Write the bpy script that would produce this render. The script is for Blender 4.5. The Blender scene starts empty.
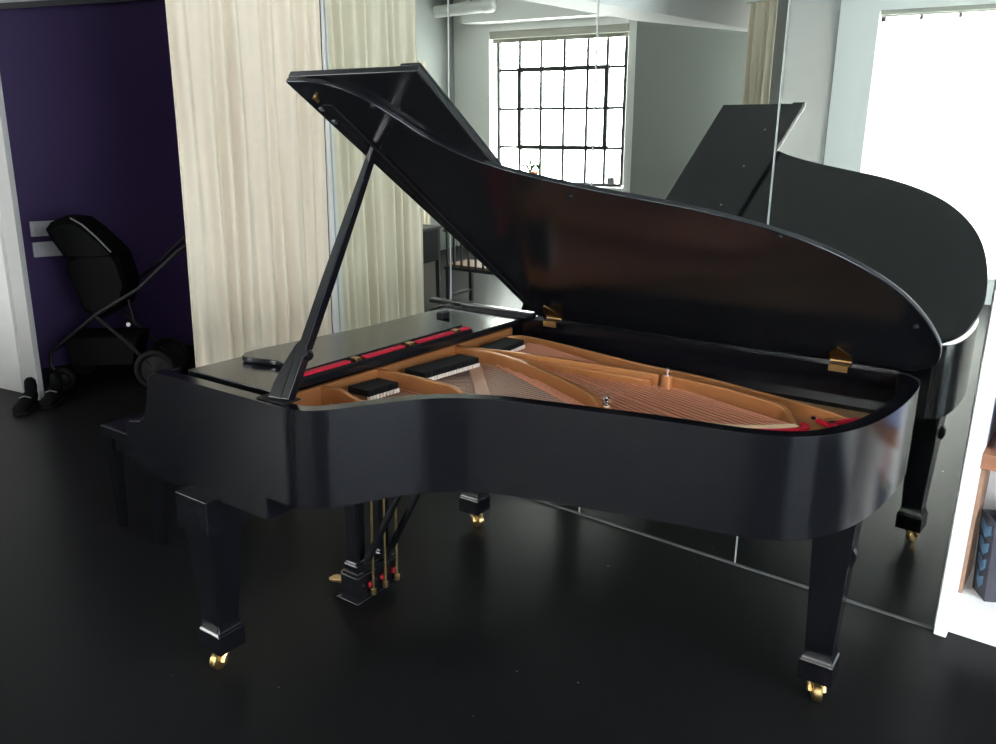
import bpy, bmesh, math, random
from mathutils import Vector, Matrix
random.seed(7)
PI = math.pi
scn = bpy.context.scene
col = scn.collection

# ------------------------------------------------------------------ materials
def mat(name, base, rough=.5, metal=0., spec=.5, noise=None, bump=None, coat=0., sheen=0.):
    m = bpy.data.materials.new(name); m.use_nodes = True
    nt = m.node_tree; b = nt.nodes['Principled BSDF']
    b.inputs['Base Color'].default_value = (*base, 1)
    b.inputs['Roughness'].default_value = rough
    b.inputs['Metallic'].default_value = metal
    b.inputs['Specular IOR Level'].default_value = spec
    b.inputs['Coat Weight'].default_value = coat
    b.inputs['Sheen Weight'].default_value = sheen
    tc = nt.nodes.new('ShaderNodeTexCoord')
    if noise:                                   # (scale xyz, amount) : mild natural variation of the paint or cloth colour
        sc, amt = noise
        mp = nt.nodes.new('ShaderNodeMapping'); mp.inputs['Scale'].default_value = sc
        nz = nt.nodes.new('ShaderNodeTexNoise'); nz.inputs['Scale'].default_value = 1.0; nz.inputs['Detail'].default_value = 4
        nt.links.new(tc.outputs['Object'], mp.inputs['Vector']); nt.links.new(mp.outputs[0], nz.inputs['Vector'])
        mx = nt.nodes.new('ShaderNodeMix'); mx.data_type = 'RGBA'
        mx.inputs[6].default_value = (*[c*(1-amt) for c in base], 1)
        mx.inputs[7].default_value = (*[min(1, c*(1+amt)) for c in base], 1)
        nt.links.new(nz.outputs['Fac'], mx.inputs[0]); nt.links.new(mx.outputs[2], b.inputs['Base Color'])
    if bump:
        sc, st = bump
        mp = nt.nodes.new('ShaderNodeMapping'); mp.inputs['Scale'].default_value = sc
        nz = nt.nodes.new('ShaderNodeTexNoise'); nz.inputs['Scale'].default_value = 1.0; nz.inputs['Detail'].default_value = 3
        bp = nt.nodes.new('ShaderNodeBump'); bp.inputs['Strength'].default_value = st; bp.inputs['Distance'].default_value = .002
        nt.links.new(tc.outputs['Object'], mp.inputs['Vector']); nt.links.new(mp.outputs[0], nz.inputs['Vector'])
        nt.links.new(nz.outputs['Fac'], bp.inputs['Height']); nt.links.new(bp.outputs[0], b.inputs['Normal'])
    return m

def satin(name, base, rough, ior, noise_scale=(6, 6, 1.5), amt=.03):
    # thin black lacquer rubbed to a satin sheen: dark body colour under a fresnel gloss without a wide haze
    m = bpy.data.materials.new(name); m.use_nodes = True; nt = m.node_tree; nt.nodes.clear(); K = nt.links
    d = nt.nodes.new('ShaderNodeBsdfDiffuse'); d.inputs[0].default_value = (*base, 1)
    g = nt.nodes.new('ShaderNodeBsdfAnisotropic'); g.distribution = 'BECKMANN'; g.inputs['Color'].default_value = (1, 1, 1, 1)
    tc = nt.nodes.new('ShaderNodeTexCoord'); mp = nt.nodes.new('ShaderNodeMapping'); mp.inputs['Scale'].default_value = noise_scale
    nz = nt.nodes.new('ShaderNodeTexNoise'); nz.inputs['Scale'].default_value = 1.0; nz.inputs['Detail'].default_value = 4
    mr = nt.nodes.new('ShaderNodeMapRange'); mr.inputs[3].default_value = rough-amt; mr.inputs[4].default_value = rough+amt
    K.new(tc.outputs['Object'], mp.inputs[0]); K.new(mp.outputs[0], nz.inputs['Vector']); K.new(nz.outputs['Fac'], mr.inputs[0]); K.new(mr.outputs[0], g.inputs['Roughness'])
    f = nt.nodes.new('ShaderNodeFresnel'); f.inputs['IOR'].default_value = ior
    mx = nt.nodes.new('ShaderNodeMixShader'); o = nt.nodes.new('ShaderNodeOutputMaterial')
    K.new(f.outputs[0], mx.inputs[0]); K.new(d.outputs[0], mx.inputs[1]); K.new(g.outputs[0], mx.inputs[2]); K.new(mx.outputs[0], o.inputs[0])
    return m
EBONY = satin('satin_ebony', (.0038, .0040, .0056), .19, 1.45, amt=.015)
EBONY_TOP = satin('satin_ebony_top', (.0065, .007, .0085), .19, 1.42, (5, 5, 5), .015)
BLACK = mat('matt_black', (.005, .005, .006), .6, spec=.2)
BRASS = mat('brass', (.46, .32, .14), .34, 1.0)
OLDBRASS = mat('aged_brass', (.30, .18, .07), .32, 1.0, noise=((60, 60, 60), .3))
NICKEL = mat('nickel', (.75, .75, .76), .2, 1.0)
GOLD = mat('bronze_plate_paint', (.45, .195, .072), .34, .5, noise=((9, 9, 9), .12), coat=.15)
WEB = mat('plate_web_paint', (.43, .22, .135), .42, .45, noise=((7, 7, 7), .15))
SPRUCE = mat('spruce_soundboard', (.36, .21, .10), .5, noise=((3, 120, 3), .2))
COPPER = mat('copper_winding', (.80, .38, .25), .42, .6)
STEEL = mat('steel_wire', (.55, .50, .45), .3, .9)
REDFELT = mat('red_felt', (.40, .010, .028), .95, spec=.05, sheen=.05, noise=((80, 80, 80), .25))
DARKRED = mat('dark_red_felt', (.17, .012, .015), .95, spec=.05)
TANFELT = mat('cream_felt', (.70, .52, .33), .95, spec=.1, noise=((60, 60, 60), .15))
WHITEFELT = mat('white_felt', (.80, .70, .62), .95, spec=.1)
CURT = mat('beige_curtain', (.66, .585, .475), .95, spec=.05, noise=((25, 25, 25), .03))
WHITE = mat('white_paint', (.90, .90, .89), .55, noise=((2, 2, 2), .02))
WALLW = mat('wall_white', (.86, .875, .86), .7, noise=((1.5, 1.5, 1.5), .02))
STUBG = mat('stub_dimmed_grey', (.11, .113, .11), .7, noise=((1.5, 1.5, 1.5), .03))  # stub wall colour darkened to offset excess light from the right
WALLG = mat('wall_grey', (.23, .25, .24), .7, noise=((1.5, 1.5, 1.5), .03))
PURPLE = mat('purple_wall', (.055, .024, .125), .6, noise=((1.2, 1.2, 1.2), .10))
DARKWALL = mat('dark_wall', (.05, .05, .055), .7)
CEIL = mat('ceiling_paint', (.62, .64, .63), .8)
IRON = mat('dark_window_steel', (.030, .031, .033), .5)
LINE = mat('header_grey', (.10, .095, .10), .7)
JAMB = mat('jamb_paint', (.62, .61, .60), .6)
JAMB2 = mat('jamb_grey_paint', (.46, .455, .45), .6)
PIPING = mat('grey_piping', (.16, .16, .165), .5)
PLATEW = mat('pale_plastic', (.78, .77, .80), .5)
CLOTHBLK = mat('black_nylon', (.0022, .0022, .0025), .8, spec=.15, bump=((90, 90, 90), .3))
TUBEBLK = mat('black_tube', (.02, .02, .022), .35, .3)
RUBBER = mat('black_rubber', (.006, .006, .006), .7, spec=.25)
RIMGREY = mat('grey_tyre_rim', (.012, .012, .012), .6, spec=.2)
YELLOW = mat('ochre_stripe', (.28, .15, .03), .8)
WOOD = mat('pale_wood_slats', (.27, .14, .06), .5, noise=((4, 40, 40), .2))
PVC = mat('white_pipe', (.72, .74, .72), .45)
BLIND = mat('grey_blind', (.42, .42, .37), .7, noise=((2, 2, 30), .1))
SEAM = mat('pale_mirror_edge', (.36, .38, .37), .3)
CHANNEL = mat('grey_channel', (.16, .165, .165), .35, .5)
LEAF = mat('green_leaf', (.03, .11, .03), .5)
PETAL = mat('orange_petal', (.80, .20, .05), .6)
GLASSG = mat('clear_vase', (.65, .75, .68), .1)
CARD = mat('cardboard', (.30, .18, .12), .8, noise=((12, 12, 3), .12))
BINBLK = mat('black_bin_fabric', (.038, .038, .052), .7)
CHEV = mat('blue_chevron', (.07, .15, .23), .7)
ORANGEW = mat('orange_wood', (.24, .10, .05), .5, noise=((3, 30, 30), .2))
BLUEBOX = mat('blue_grey_fabric', (.20, .23, .36), .8)
PAPERG = mat('green_paper', (.45, .48, .36), .7)
PAPERC = mat('cream_paper', (.62, .52, .46), .7)
PINK = mat('pink_paper', (.60, .06, .20), .6)
LATCH = mat('latch_grey', (.16, .16, .17), .4, .6)

def floor_material():
    m = bpy.data.materials.new('black_painted_floor'); m.use_nodes = True
    nt = m.node_tree; b = nt.nodes['Principled BSDF']; L = nt.links
    tc = nt.nodes.new('ShaderNodeTexCoord')
    vo = nt.nodes.new('ShaderNodeTexVoronoi'); vo.inputs['Scale'].default_value = 7.0
    L.new(tc.outputs['Object'], vo.inputs['Vector'])
    lt = nt.nodes.new('ShaderNodeMath'); lt.operation = 'LESS_THAN'; lt.inputs[1].default_value = .028
    L.new(vo.outputs['Distance'], lt.inputs[0])
    sx = nt.nodes.new('ShaderNodeSeparateColor'); L.new(vo.outputs['Color'], sx.inputs[0])
    gt = nt.nodes.new('ShaderNodeMath'); gt.operation = 'GREATER_THAN'; gt.inputs[1].default_value = .45
    L.new(sx.outputs[0], gt.inputs[0])
    mu = nt.nodes.new('ShaderNodeMath'); mu.operation = 'MULTIPLY'; L.new(lt.outputs[0], mu.inputs[0]); L.new(gt.outputs[0], mu.inputs[1])
    mu2 = nt.nodes.new('ShaderNodeMath'); mu2.operation = 'MULTIPLY'; L.new(mu.outputs[0], mu2.inputs[0]); L.new(sx.outputs[1], mu2.inputs[1])
    mx = nt.nodes.new('ShaderNodeMix'); mx.data_type = 'RGBA'
    mx.inputs[6].default_value = (.0080, .0080, .0086, 1); mx.inputs[7].default_value = (.40, .40, .41, 1)
    L.new(mu2.outputs[0], mx.inputs[0])
    nt.nodes.remove(b)
    d = nt.nodes.new('ShaderNodeBsdfDiffuse'); L.new(mx.outputs[2], d.inputs[0])
    g = nt.nodes.new('ShaderNodeBsdfAnisotropic'); g.distribution = 'GGX'; g.inputs['Color'].default_value = (1, 1, 1, 1)
    nz = nt.nodes.new('ShaderNodeTexNoise'); nz.inputs['Scale'].default_value = 1.7; nz.inputs['Detail'].default_value = 6
    L.new(tc.outputs['Object'], nz.inputs['Vector'])
    mr = nt.nodes.new('ShaderNodeMapRange'); mr.inputs[3].default_value = .28; mr.inputs[4].default_value = .30
    L.new(nz.outputs['Fac'], mr.inputs[0]); L.new(mr.outputs[0], g.inputs['Roughness'])
    mp = nt.nodes.new('ShaderNodeMapping'); mp.inputs['Scale'].default_value = (1.2, 9, 1)
    n2 = nt.nodes.new('ShaderNodeTexNoise'); n2.inputs['Scale'].default_value = 1.0; n2.inputs['Detail'].default_value = 5
    L.new(tc.outputs['Object'], mp.inputs['Vector']); L.new(mp.outputs[0], n2.inputs['Vector'])
    bp = nt.nodes.new('ShaderNodeBump'); bp.inputs['Strength'].default_value = .02; bp.inputs['Distance'].default_value = .002
    L.new(n2.outputs['Fac'], bp.inputs['Height']); L.new(bp.outputs[0], g.inputs['Normal'])
    f = nt.nodes.new('ShaderNodeFresnel'); f.inputs['IOR'].default_value = 1.30
    fm = nt.nodes.new('ShaderNodeMath'); fm.operation = 'MULTIPLY'; fm.inputs[1].default_value = .42; L.new(f.outputs[0], fm.inputs[0])
    ms = nt.nodes.new('ShaderNodeMixShader'); L.new(fm.outputs[0], ms.inputs[0]); L.new(d.outputs[0], ms.inputs[1]); L.new(g.outputs[0], ms.inputs[2])
    L.new(ms.outputs[0], nt.nodes['Material Output'].inputs[0])
    return m
FLOOR = floor_material()

def mirror_material():
    m = bpy.data.materials.new('mirror_silver'); m.use_nodes = True
    nt = m.node_tree; nt.nodes.clear()
    g = nt.nodes.new('ShaderNodeBsdfGlossy'); g.inputs['Color'].default_value = (.795, .845, .795, 1); g.inputs['Roughness'].default_value = 0.0
    o = nt.nodes.new('ShaderNodeOutputMaterial'); nt.links.new(g.outputs[0], o.inputs[0]); return m
MIRROR = mirror_material()
def glass_material():
    m = bpy.data.materials.new('window_glass'); m.use_nodes = True
    nt = m.node_tree; nt.nodes.clear()
    t = nt.nodes.new('ShaderNodeBsdfTransparent'); t.inputs[0].default_value = (.97, .98, .98, 1)
    g = nt.nodes.new('ShaderNodeBsdfGlossy'); g.inputs['Roughness'].default_value = .02
    mx = nt.nodes.new('ShaderNodeMixShader'); mx.inputs[0].default_value = .05
    o = nt.nodes.new('ShaderNodeOutputMaterial')
    nt.links.new(t.outputs[0], mx.inputs[1]); nt.links.new(g.outputs[0], mx.inputs[2]); nt.links.new(mx.outputs[0], o.inputs[0]); return m
GLASS = glass_material()

# ------------------------------------------------------------------ mesh helpers
class MB:
    """collects shapes, then links them as ONE mesh object"""
    def __init__(s): s.v = []; s.f = []
    def add(s, vs, fs):
        n = len(s.v); s.v += [tuple(v) for v in vs]; s.f += [tuple(i+n for i in f) for f in fs]; return s
    def box(s, x0, x1, y0, y1, z0, z1):
        return s.add([(x0,y0,z0),(x1,y0,z0),(x1,y1,z0),(x0,y1,z0),(x0,y0,z1),(x1,y0,z1),(x1,y1,z1),(x0,y1,z1)],
                     [(0,3,2,1),(4,5,6,7),(0,1,5,4),(1,2,6,5),(2,3,7,6),(3,0,4,7)])
    def prism(s, bot, top):
        n = len(bot)
        return s.add(list(bot)+list(top), [tuple(range(n))[::-1], tuple(range(n, 2*n))] + [(i, (i+1) % n, n+(i+1) % n, n+i) for i in range(n)])
    def loft(s, rings, cap=True):
        n = len(rings[0]); vs = [p for r in rings for p in r]; fs = []
        for k in range(len(rings)-1):
            for i in range(n): fs.append((k*n+i, k*n+(i+1) % n, (k+1)*n+(i+1) % n, (k+1)*n+i))
        if cap: fs += [tuple(range(n))[::-1], tuple(range((len(rings)-1)*n, len(rings)*n))]
        return s.add(vs, fs)
    def tube(s, pts, r, seg=10, cap=True):
        pts = [Vector(p) for p in pts]; rs = r if isinstance(r, (list, tuple)) else [r]*len(pts)
        rings = []; up = None
        for i, p in enumerate(pts):
            t = (pts[min(i+1, len(pts)-1)] - pts[max(i-1, 0)]).normalized()
            if up is None: up = t.orthogonal().normalized()
            else: up = (up - t*up.dot(t)); up = up.normalized() if up.length > 1e-6 else t.orthogonal().normalized()
            w = t.cross(up)
            rings.append([p + (up*math.cos(2*PI*k/seg) + w*math.sin(2*PI*k/seg))*rs[i] for k in range(seg)])
        return s.loft(rings, cap)
    def lathe(s, c, prof, axis=(0,0,1), seg=24):
        a = Vector(axis).normalized(); u = a.orthogonal().normalized(); w = a.cross(u); c = Vector(c)
        return s.loft([[c + a*h + (u*math.cos(2*PI*k/seg) + w*math.sin(2*PI*k/seg))*max(r, 1e-4) for k in range(seg)] for r, h in prof])
    def torus(s, c, R, r, axis=(0,0,1), seg=28, sec=10):
        a = Vector(axis).normalized(); u = a.orthogonal().normalized(); w = a.cross(u); c = Vector(c); rings = []
        for k in range(seg):
            d = u*math.cos(2*PI*k/seg) + w*math.sin(2*PI*k/seg)
            rings.append([c + d*(R + r*math.cos(2*PI*j/sec)) + a*r*math.sin(2*PI*j/sec) for j in range(sec)])
        rings.append(rings[0]); return s.loft(rings, False)
    def ribbon(s, path, z0, z1, th):
        """upright strip of thickness th along a plan path; z1 may be a list of heights"""
        P = [Vector((p[0], p[1], 0)) for p in path]; L = []; R = []
        for i, p in enumerate(P):
            t = (P[min(i+1, len(P)-1)] - P[max(i-1, 0)]).normalized(); n = Vector((-t.y, t.x, 0)); L.append(p+n*th/2); R.append(p-n*th/2)
        za = z0 if isinstance(z0, (list, tuple)) else [z0]*len(P); zb = z1 if isinstance(z1, (list, tuple)) else [z1]*len(P)
        return s.loft([[(L[i].x, L[i].y, za[i]), (R[i].x, R[i].y, za[i]), (R[i].x, R[i].y, zb[i]), (L[i].x, L[i].y, zb[i])] for i in range(len(P))])
    def build(s, name, m, parent=None, bevel=0, smooth=False, seg=2, angle=35, sharp=28):
        me = bpy.data.meshes.new(name); me.from_pydata(s.v, [], s.f); me.update()
        bm = bmesh.new(); bm.from_mesh(me); bmesh.ops.remove_doubles(bm, verts=bm.verts, dist=1e-6)
        bmesh.ops.recalc_face_normals(bm, faces=bm.faces); bm.to_mesh(me); bm.free()
        me.materials.append(m)
        o = bpy.data.objects.new(name, me); col.objects.link(o)
        if parent: o.parent = parent
        if bevel:
            b = o.modifiers.new('Bevel', 'BEVEL'); b.width = bevel; b.segments = seg; b.limit_method = 'ANGLE'; b.angle_limit = math.radians(angle); b.harden_normals = True
        if smooth or bevel:
            for p in me.polygons: p.use_smooth = True
            me.set_sharp_from_angle(angle=math.radians(sharp))
        return o
def tag(o, label=None, cat=None, group=None, kind=None):
    if label: o['label'] = label
    if cat: o['category'] = cat
    if group: o['group'] = group
    if kind: o['kind'] = kind
    return o
def empty(name, loc, rz=0):
    o = bpy.data.objects.new(name, None); col.objects.link(o); o.location = loc; o.rotation_euler = (0, 0, rz); o.empty_display_size = .1; return o
def copy_tree(o, parent=None):
    c = o.copy(); col.objects.link(c)
    if parent: c.parent = parent
    for ch in [x for x in list(bpy.data.objects) if x.parent == o]: copy_tree(ch, c)
    return c
def struct(name, mb, m, parent=None, **k):
    o = mb.build(name, m, parent, **k)
    if parent is None: o['kind'] = 'structure'
    return o
def smooth_path(pts, n=6):
    """Catmull-Rom through 2-D/3-D points"""
    P = [Vector(p) for p in pts]; out = []
    for i in range(len(P)-1):
        a = P[max(i-1, 0)]; b = P[i]; c = P[i+1]; d = P[min(i+2, len(P)-1)]
        for k in range(n):
            t = k/n
            out.append(.5*((2*b) + (c-a)*t + (2*a-5*b+4*c-d)*t*t + (3*b-a-3*c+d)*t**3))
    out.append(P[-1]); return out
def offset(path, d):
    P = [Vector((p[0], p[1])) for p in path]; out = []
    for i in range(len(P)):
        t = (P[min(i+1, len(P)-1)] - P[max(i-1, 0)]).normalized(); out.append(P[i] + Vector((-t.y, t.x))*d)
    return out

# ------------------------------------------------------------------ camera
H = 1.667; CAMD = 1.828166*H
yaw, pitch, roll = .651847, .2704527, .0168728
fwd = Vector((-math.sin(yaw)*math.cos(pitch), math.cos(yaw)*math.cos(pitch), -math.sin(pitch)))
rgt = Vector((math.cos(yaw), math.sin(yaw), 0)); upv = rgt.cross(fwd)
r2 = math.cos(roll)*rgt + math.sin(roll)*upv; u2 = -math.sin(roll)*rgt + math.cos(roll)*upv
cd = bpy.data.cameras.new('camera'); cam = bpy.data.objects.new('camera', cd); col.objects.link(cam)
M = Matrix((r2, u2, -fwd)).transposed().to_4x4(); M.translation = Vector((0, -CAMD, H)); cam.matrix_world = M
cd.sensor_width = 36; cd.lens = 819.237/996*36; cd.clip_start = .05; scn.camera = cam

# ------------------------------------------------------------------ the room
# the mirror wall is y = 0; the building itself is turned a little against it
E1 = Vector((.987, -.16, 0)); E2 = Vector((.16, .987, 0))
CZ = 3.5
struct('floor', MB().box(-9.6, 3.2, -12.0, 2.6, -.1, 0), FLOOR)
struct('ceiling', MB().box(-9.6, 3.2, -12.0, 2.6, CZ, CZ+.1), CEIL)
def wall(name, p, q, m, th=.12, z0=0, z1=CZ, side=1):
    p = Vector((p[0], p[1], 0)); q = Vector((q[0], q[1], 0)); t = (q-p).normalized(); n = Vector((-t.y, t.x, 0))*th*side
    b = [p, q, q+n, p+n]
    return struct(name, MB().prism([(v.x, v.y, z0) for v in b], [(v.x, v.y, z1) for v in b]), m)
# wall that carries the mirror
struct('wall_mirror_side', MB().box(-3.50, -.32, .02, .14, 0, CZ), WALLW)
# wall behind and beside the shelf
struct('wall_shelf_side', MB().box(-.32, 3.0, .42, .54, 0, CZ), WALLW)
# right wall with an added, unseen glazed opening for side light
WX = 2.9
mb = MB(); mb.box(WX, WX+.15, -7.6, -4.2, 0, CZ); mb.box(WX, WX+.15, -.8, .54, 0, CZ); mb.box(WX, WX+.15, -4.2, -.8, 0, .10); mb.box(WX, WX+.15, -4.2, -.8, 2.8, CZ)
struct('wall_right', mb, WALLW)
# alcove behind the curtain: purple wall, back wall, header strip
wall('wall_purple', (-6.355, -.885), (-5.975, 1.80), PURPLE, .12)
wall('wall_alcove_back', (-6.05, 1.80), (-3.30, 1.80), DARKWALL, .12)
struct('wall_alcove_right', MB().box(-3.50, -3.38, .14, 1.80, 0, CZ), DARKWALL)
mb = MB(); a = Vector((-6.262, -.50, 0)); b = Vector((-6.085, .92, 0)); n = Vector((.03, -.004, 0))
za, zb = 2.462, 2.725
mb.prism([(a.x, a.y, za), (b.x, b.y, zb), (b.x+n.x, b.y+n.y, zb), (a.x+n.x, a.y+n.y, za)], [(a.x, a.y, za+.04), (b.x, b.y, zb+.035), (b.x+n.x, b.y+n.y, zb+.035), (a.x+n.x, a.y+n.y, za+.04)])
struct('trim_1', mb, LINE)
mb = MB(); n2 = n*.7
mb.prism([(a.x, a.y, za+.04), (b.x, b.y, zb+.035), (b.x+n2.x, b.y+n2.y, zb+.035), (a.x+n2.x, a.y+n2.y, za+.04)], [(a.x, a.y, CZ), (b.x, b.y, CZ), (b.x+n2.x, b.y+n2.y, CZ), (a.x+n2.x, a.y+n2.y, CZ)])
struct('wall_over_purple', mb, JAMB)
# pale jamb column at the far left
jl = [(-5.752, -.795), (-6.9, -1.02), (-6.9, -.85), (-5.752, -.70)]
struct('wall_jamb', MB().prism([(x, y, 0) for x, y in jl], [(x, y, CZ) for x, y in jl]), JAMB)
jr = [(-5.50, -.797), (-5.752, -.775), (-5.752, -.73), (-5.50, -.765)]
struct('trim_5', MB().prism([(x, y, 0) for x, y in jr], [(x, y, CZ) for x, y in jr]), JAMB2)
# far left wall, seen only in the mirror
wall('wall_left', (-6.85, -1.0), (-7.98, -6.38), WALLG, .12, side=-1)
# wall with the small-paned window, opposite the mirror
R0 = Vector((-6.19, -6.64, 0))
def A(s, d=0, z=0): p = R0 + E1*s + E2*d; return (p.x, p.y, z)      # d > 0 is into the room
def abox(mb, s0, s1, d0, d1, z0, z1): return mb.prism([A(s0,d0,z0), A(s1,d0,z0), A(s1,d1,z0), A(s0,d1,z0)], [A(s0,d0,z1), A(s1,d0,z1), A(s1,d1,z1), A(s0,d1,z1)])
SILL, HEAD = .93, 2.96
for s0, s1, z0, z1 in ((-1.95, -1.245, 0, CZ), (.76, .865, 0, CZ), (-1.245, .76, 0, SILL-.04), (-1.245, .76, HEAD, CZ)): struct('wall_window_side', abox(MB(), s0, s1, -.32, 0, z0, z1), WALLW)
struct('trim_2', abox(MB(), -1.50, .80, .0, .30, 3.03, CZ), WALLW)          # soffit over the window
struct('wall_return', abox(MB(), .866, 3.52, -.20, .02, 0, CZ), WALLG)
# wall with the big window + stub wall in front of it
Q0 = Vector((-2.34, -6.16, 0))
def Bp(s, d=0, z=0): p = Q0 + E1*s + E2*d; return (p.x, p.y, z)
def bbox(mb, s0, s1, d0, d1, z0, z1): return mb.prism([Bp(s0,d0,z0), Bp(s1,d0,z0), Bp(s1,d1,z0), Bp(s0,d1,z0)], [Bp(s0,d0,z1), Bp(s1,d0,z1), Bp(s1,d1,z1), Bp(s0,d1,z1)])
BS, BH, BW = .26, 2.80, 3.9
mb = MB(); bbox(mb, -.55, 0, -.3, 0, 0, CZ); bbox(mb, BW, 5.4, -.3, 0, 0, CZ); bbox(mb, 0, BW, -.3, 0, 0, BS); bbox(mb, 0, BW, -.3, 0, BH, CZ)
struct('wall_big_window_side', mb, WALLW)
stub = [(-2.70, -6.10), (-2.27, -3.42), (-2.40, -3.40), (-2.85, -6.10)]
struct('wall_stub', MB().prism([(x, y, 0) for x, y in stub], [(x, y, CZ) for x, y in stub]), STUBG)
# ceiling beam that crosses the mirror's view
bm_ = [(-3.50, -1.2), (-3.53, -2.90), (-3.33, -5.48), (-3.42, -5.72), (-3.86, -4.07), (-3.89, -2.70), (-3.92, -1.2)]
struct('trim_3', MB().prism([(x, y, 2.63) for x, y in bm_], [(x, y, CZ) for x, y in bm_]), WHITE)

# ---- windows
def steel_window(name, P, cols, rows, z_lo, z_hi, d, light=False, thick=(), casement=None):
    """P(s,d,z) maps to the wall; cols/rows are bar positions"""
    def bx(mb, s0, s1, d0, d1, z0, z1): return mb.prism([P(s0,d0,z0), P(s1,d0,z0), P(s1,d1,z0), P(s0,d1,z0)], [P(s0,d0,z1), P(s1,d0,z1), P(s1,d1,z1), P(s0,d1,z1)])
    f = MB(); a, b = cols[0], cols[-1]
    for s in (a, b): bx(f, s-.022, s+.022, d-.03, d+.03, z_lo, z_hi)
    for z in (z_lo, z_hi): bx(f, a, b, d-.03, d+.03, z-.02, z+.02)
    w = f.build(name, IRON); w['kind'] = 'structure'
    m = MB()
    for s in cols[1:-1]: bx(m, s-.017, s+.017, d-.02, d+.02, z_lo, z_hi)
    for z in rows: bx(m, a, b, d-.018, d+.018, z-.017, z+.017)
    m.build('glazing_bars', IRON, w)
    if casement:
        s0, s1, z0, z1 = casement; c = MB()
        for s in (s0, s1): bx(c, s-.028, s+.028, d-.035, d+.035, z0, z1)
        for z in (z0, z1): bx(c, s0-.028, s1+.028, d-.035, d+.035, z-.028, z+.028)
        c.build('casement_frame', IRON, w)
    bx(MB(), a, b, d-.004, d+.004, z_lo, z_hi).build('pane', GLASS, w)
    return w
sh = -.075
colsA = [s+sh for s in (-1.105, -.777, -.455, -.112, .223, .498, .755)]
w1 = steel_window('window_1', A, colsA, (2.45, 1.94, 1.43), SILL+.02, HEAD-.03, -.17, casement=(colsA[1], colsA[5], 1.43, 2.45))
lt = abox(MB(), .50, .60, -.15, -.08, .965, 1.05); abox(lt, .56, .585, -.10, -.07, 1.0, 1.10); lt.build('window_latch', LATCH, w1, bevel=.006)
struct('trim_4', abox(MB(), -1.245, .76, -.32, .06, SILL-.04, SILL), WHITE)         # window sill
colsB = [i*.335+.03 for i in range(12)]
steel_window('window_2', Bp, colsB, (2.28, 1.76, 1.24), BS+.02, BH-.02, -.17)
def Cp(s, d=0, z=0): return (WX + .08 - d, -4.2 + s, z)
steel_window('added_side_window', Cp, [i*.85 for i in range(5)], (2.0, 1.0), .12, 2.78, 0)  # added opening, out of view, to light the piano from the right

# ---- roller blinds above the two windows
rb = empty('roller_blind', A(-.24, -.06, 2.86)); R = rb.matrix_basis.inverted()
def local(mb, o):
    inv = Matrix.Translation(o.location) @ Matrix.Rotation(o.rotation_euler.z, 4, 'Z'); inv.invert()
    mb.v = [tuple(inv @ Vector(v)) for v in mb.v]; return mb
local(abox(MB(), -1.235, .75, -.10, .0, 2.845, 2.955), rb).build('blind_cassette', BLIND, rb, bevel=.01)
local(abox(MB(), -1.22, .735, -.075, -.065, 2.795, 2.85), rb).build('blind_hem', BLIND, rb)
local(abox(MB(), -1.235, .75, -.005, .02, 2.94, 2.985), rb).build('head_rail', WHITE, rb)
tag(rb, 'grey rolled-up blind above the small-paned window reflected in mirror', 'blind')
rb2 = empty('roller_blind', Bp(1.9, -.06, 2.78))
local(bbox(MB(), .01, BW-.01, -.10, -.02, 2.755, 2.80), rb2).build('blind_cassette', BLIND, rb2, bevel=.008)
local(bbox(MB(), .02, BW-.02, -.065, -.055, 2.74, 2.757), rb2).build('blind_hem', BLIND, rb2)
tag(rb2, 'slim rolled-up blind along the top of the big bright window at upper right', 'blind')

# translucent white sheet added over the big window to stand in for its glare
def sheer():
    m = bpy.data.materials.new('white_glare_sheet'); m.use_nodes = True; nt = m.node_tree; nt.nodes.clear()
    t = nt.nodes.new('ShaderNodeBsdfTranslucent'); t.inputs[0].default_value = (.92, .92, .91, 1)
    d = nt.nodes.new('ShaderNodeBsdfDiffuse'); d.inputs[0].default_value = (.85, .85, .84, 1)
    mx = nt.nodes.new('ShaderNodeMixShader'); mx.inputs[0].default_value = .25; o = nt.nodes.new('ShaderNodeOutputMaterial')
    nt.links.new(t.outputs[0], mx.inputs[1]); nt.links.new(d.outputs[0], mx.inputs[2]); nt.links.new(mx.outputs[0], o.inputs[0]); return m
local(bbox(MB(), .015, BW-.015, -.075, -.073, BS+.004, 2.70), rb2).build('glare_sheet', sheer(), rb2)
# ---- daylight outside the windows
def daylight(name, loc, direction, sx, sy, L, color):
    d = bpy.data.lights.new(name, 'AREA'); d.shape = 'RECTANGLE'; d.size = sx; d.size_y = sy
    d.energy = L*PI*sx*sy; d.color = color
    o = bpy.data.objects.new(name, d); col.objects.link(o); o.location = loc
    o.rotation_euler = Vector(direction).to_track_quat('-Z', 'Z').to_euler(); return o
daylight('daylight_small_window', A(-.24, -.75, 1.95), E2, 2.9, 2.6, 24, (1.0, .99, .97))
daylight('daylight_big_window', Bp(BW/2, -.75, 1.75), E2, BW+.9, 2.8, 23, (1.0, .985, .965))
daylight('added_right_light', (WX+.75, -2.5, 1.45), (-1, 0, 0), 3.9, 3.1, 13, (.88, .935, 1.0))  # added side light behind the unseen right opening
wd = bpy.data.worlds.new('sky'); scn.world = wd; wd.use_nodes = True
wd.node_tree.nodes['Background'].inputs[0].default_value = (.85, .92, 1.0, 1); wd.node_tree.nodes['Background'].inputs[1].default_value = 2.0

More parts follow.
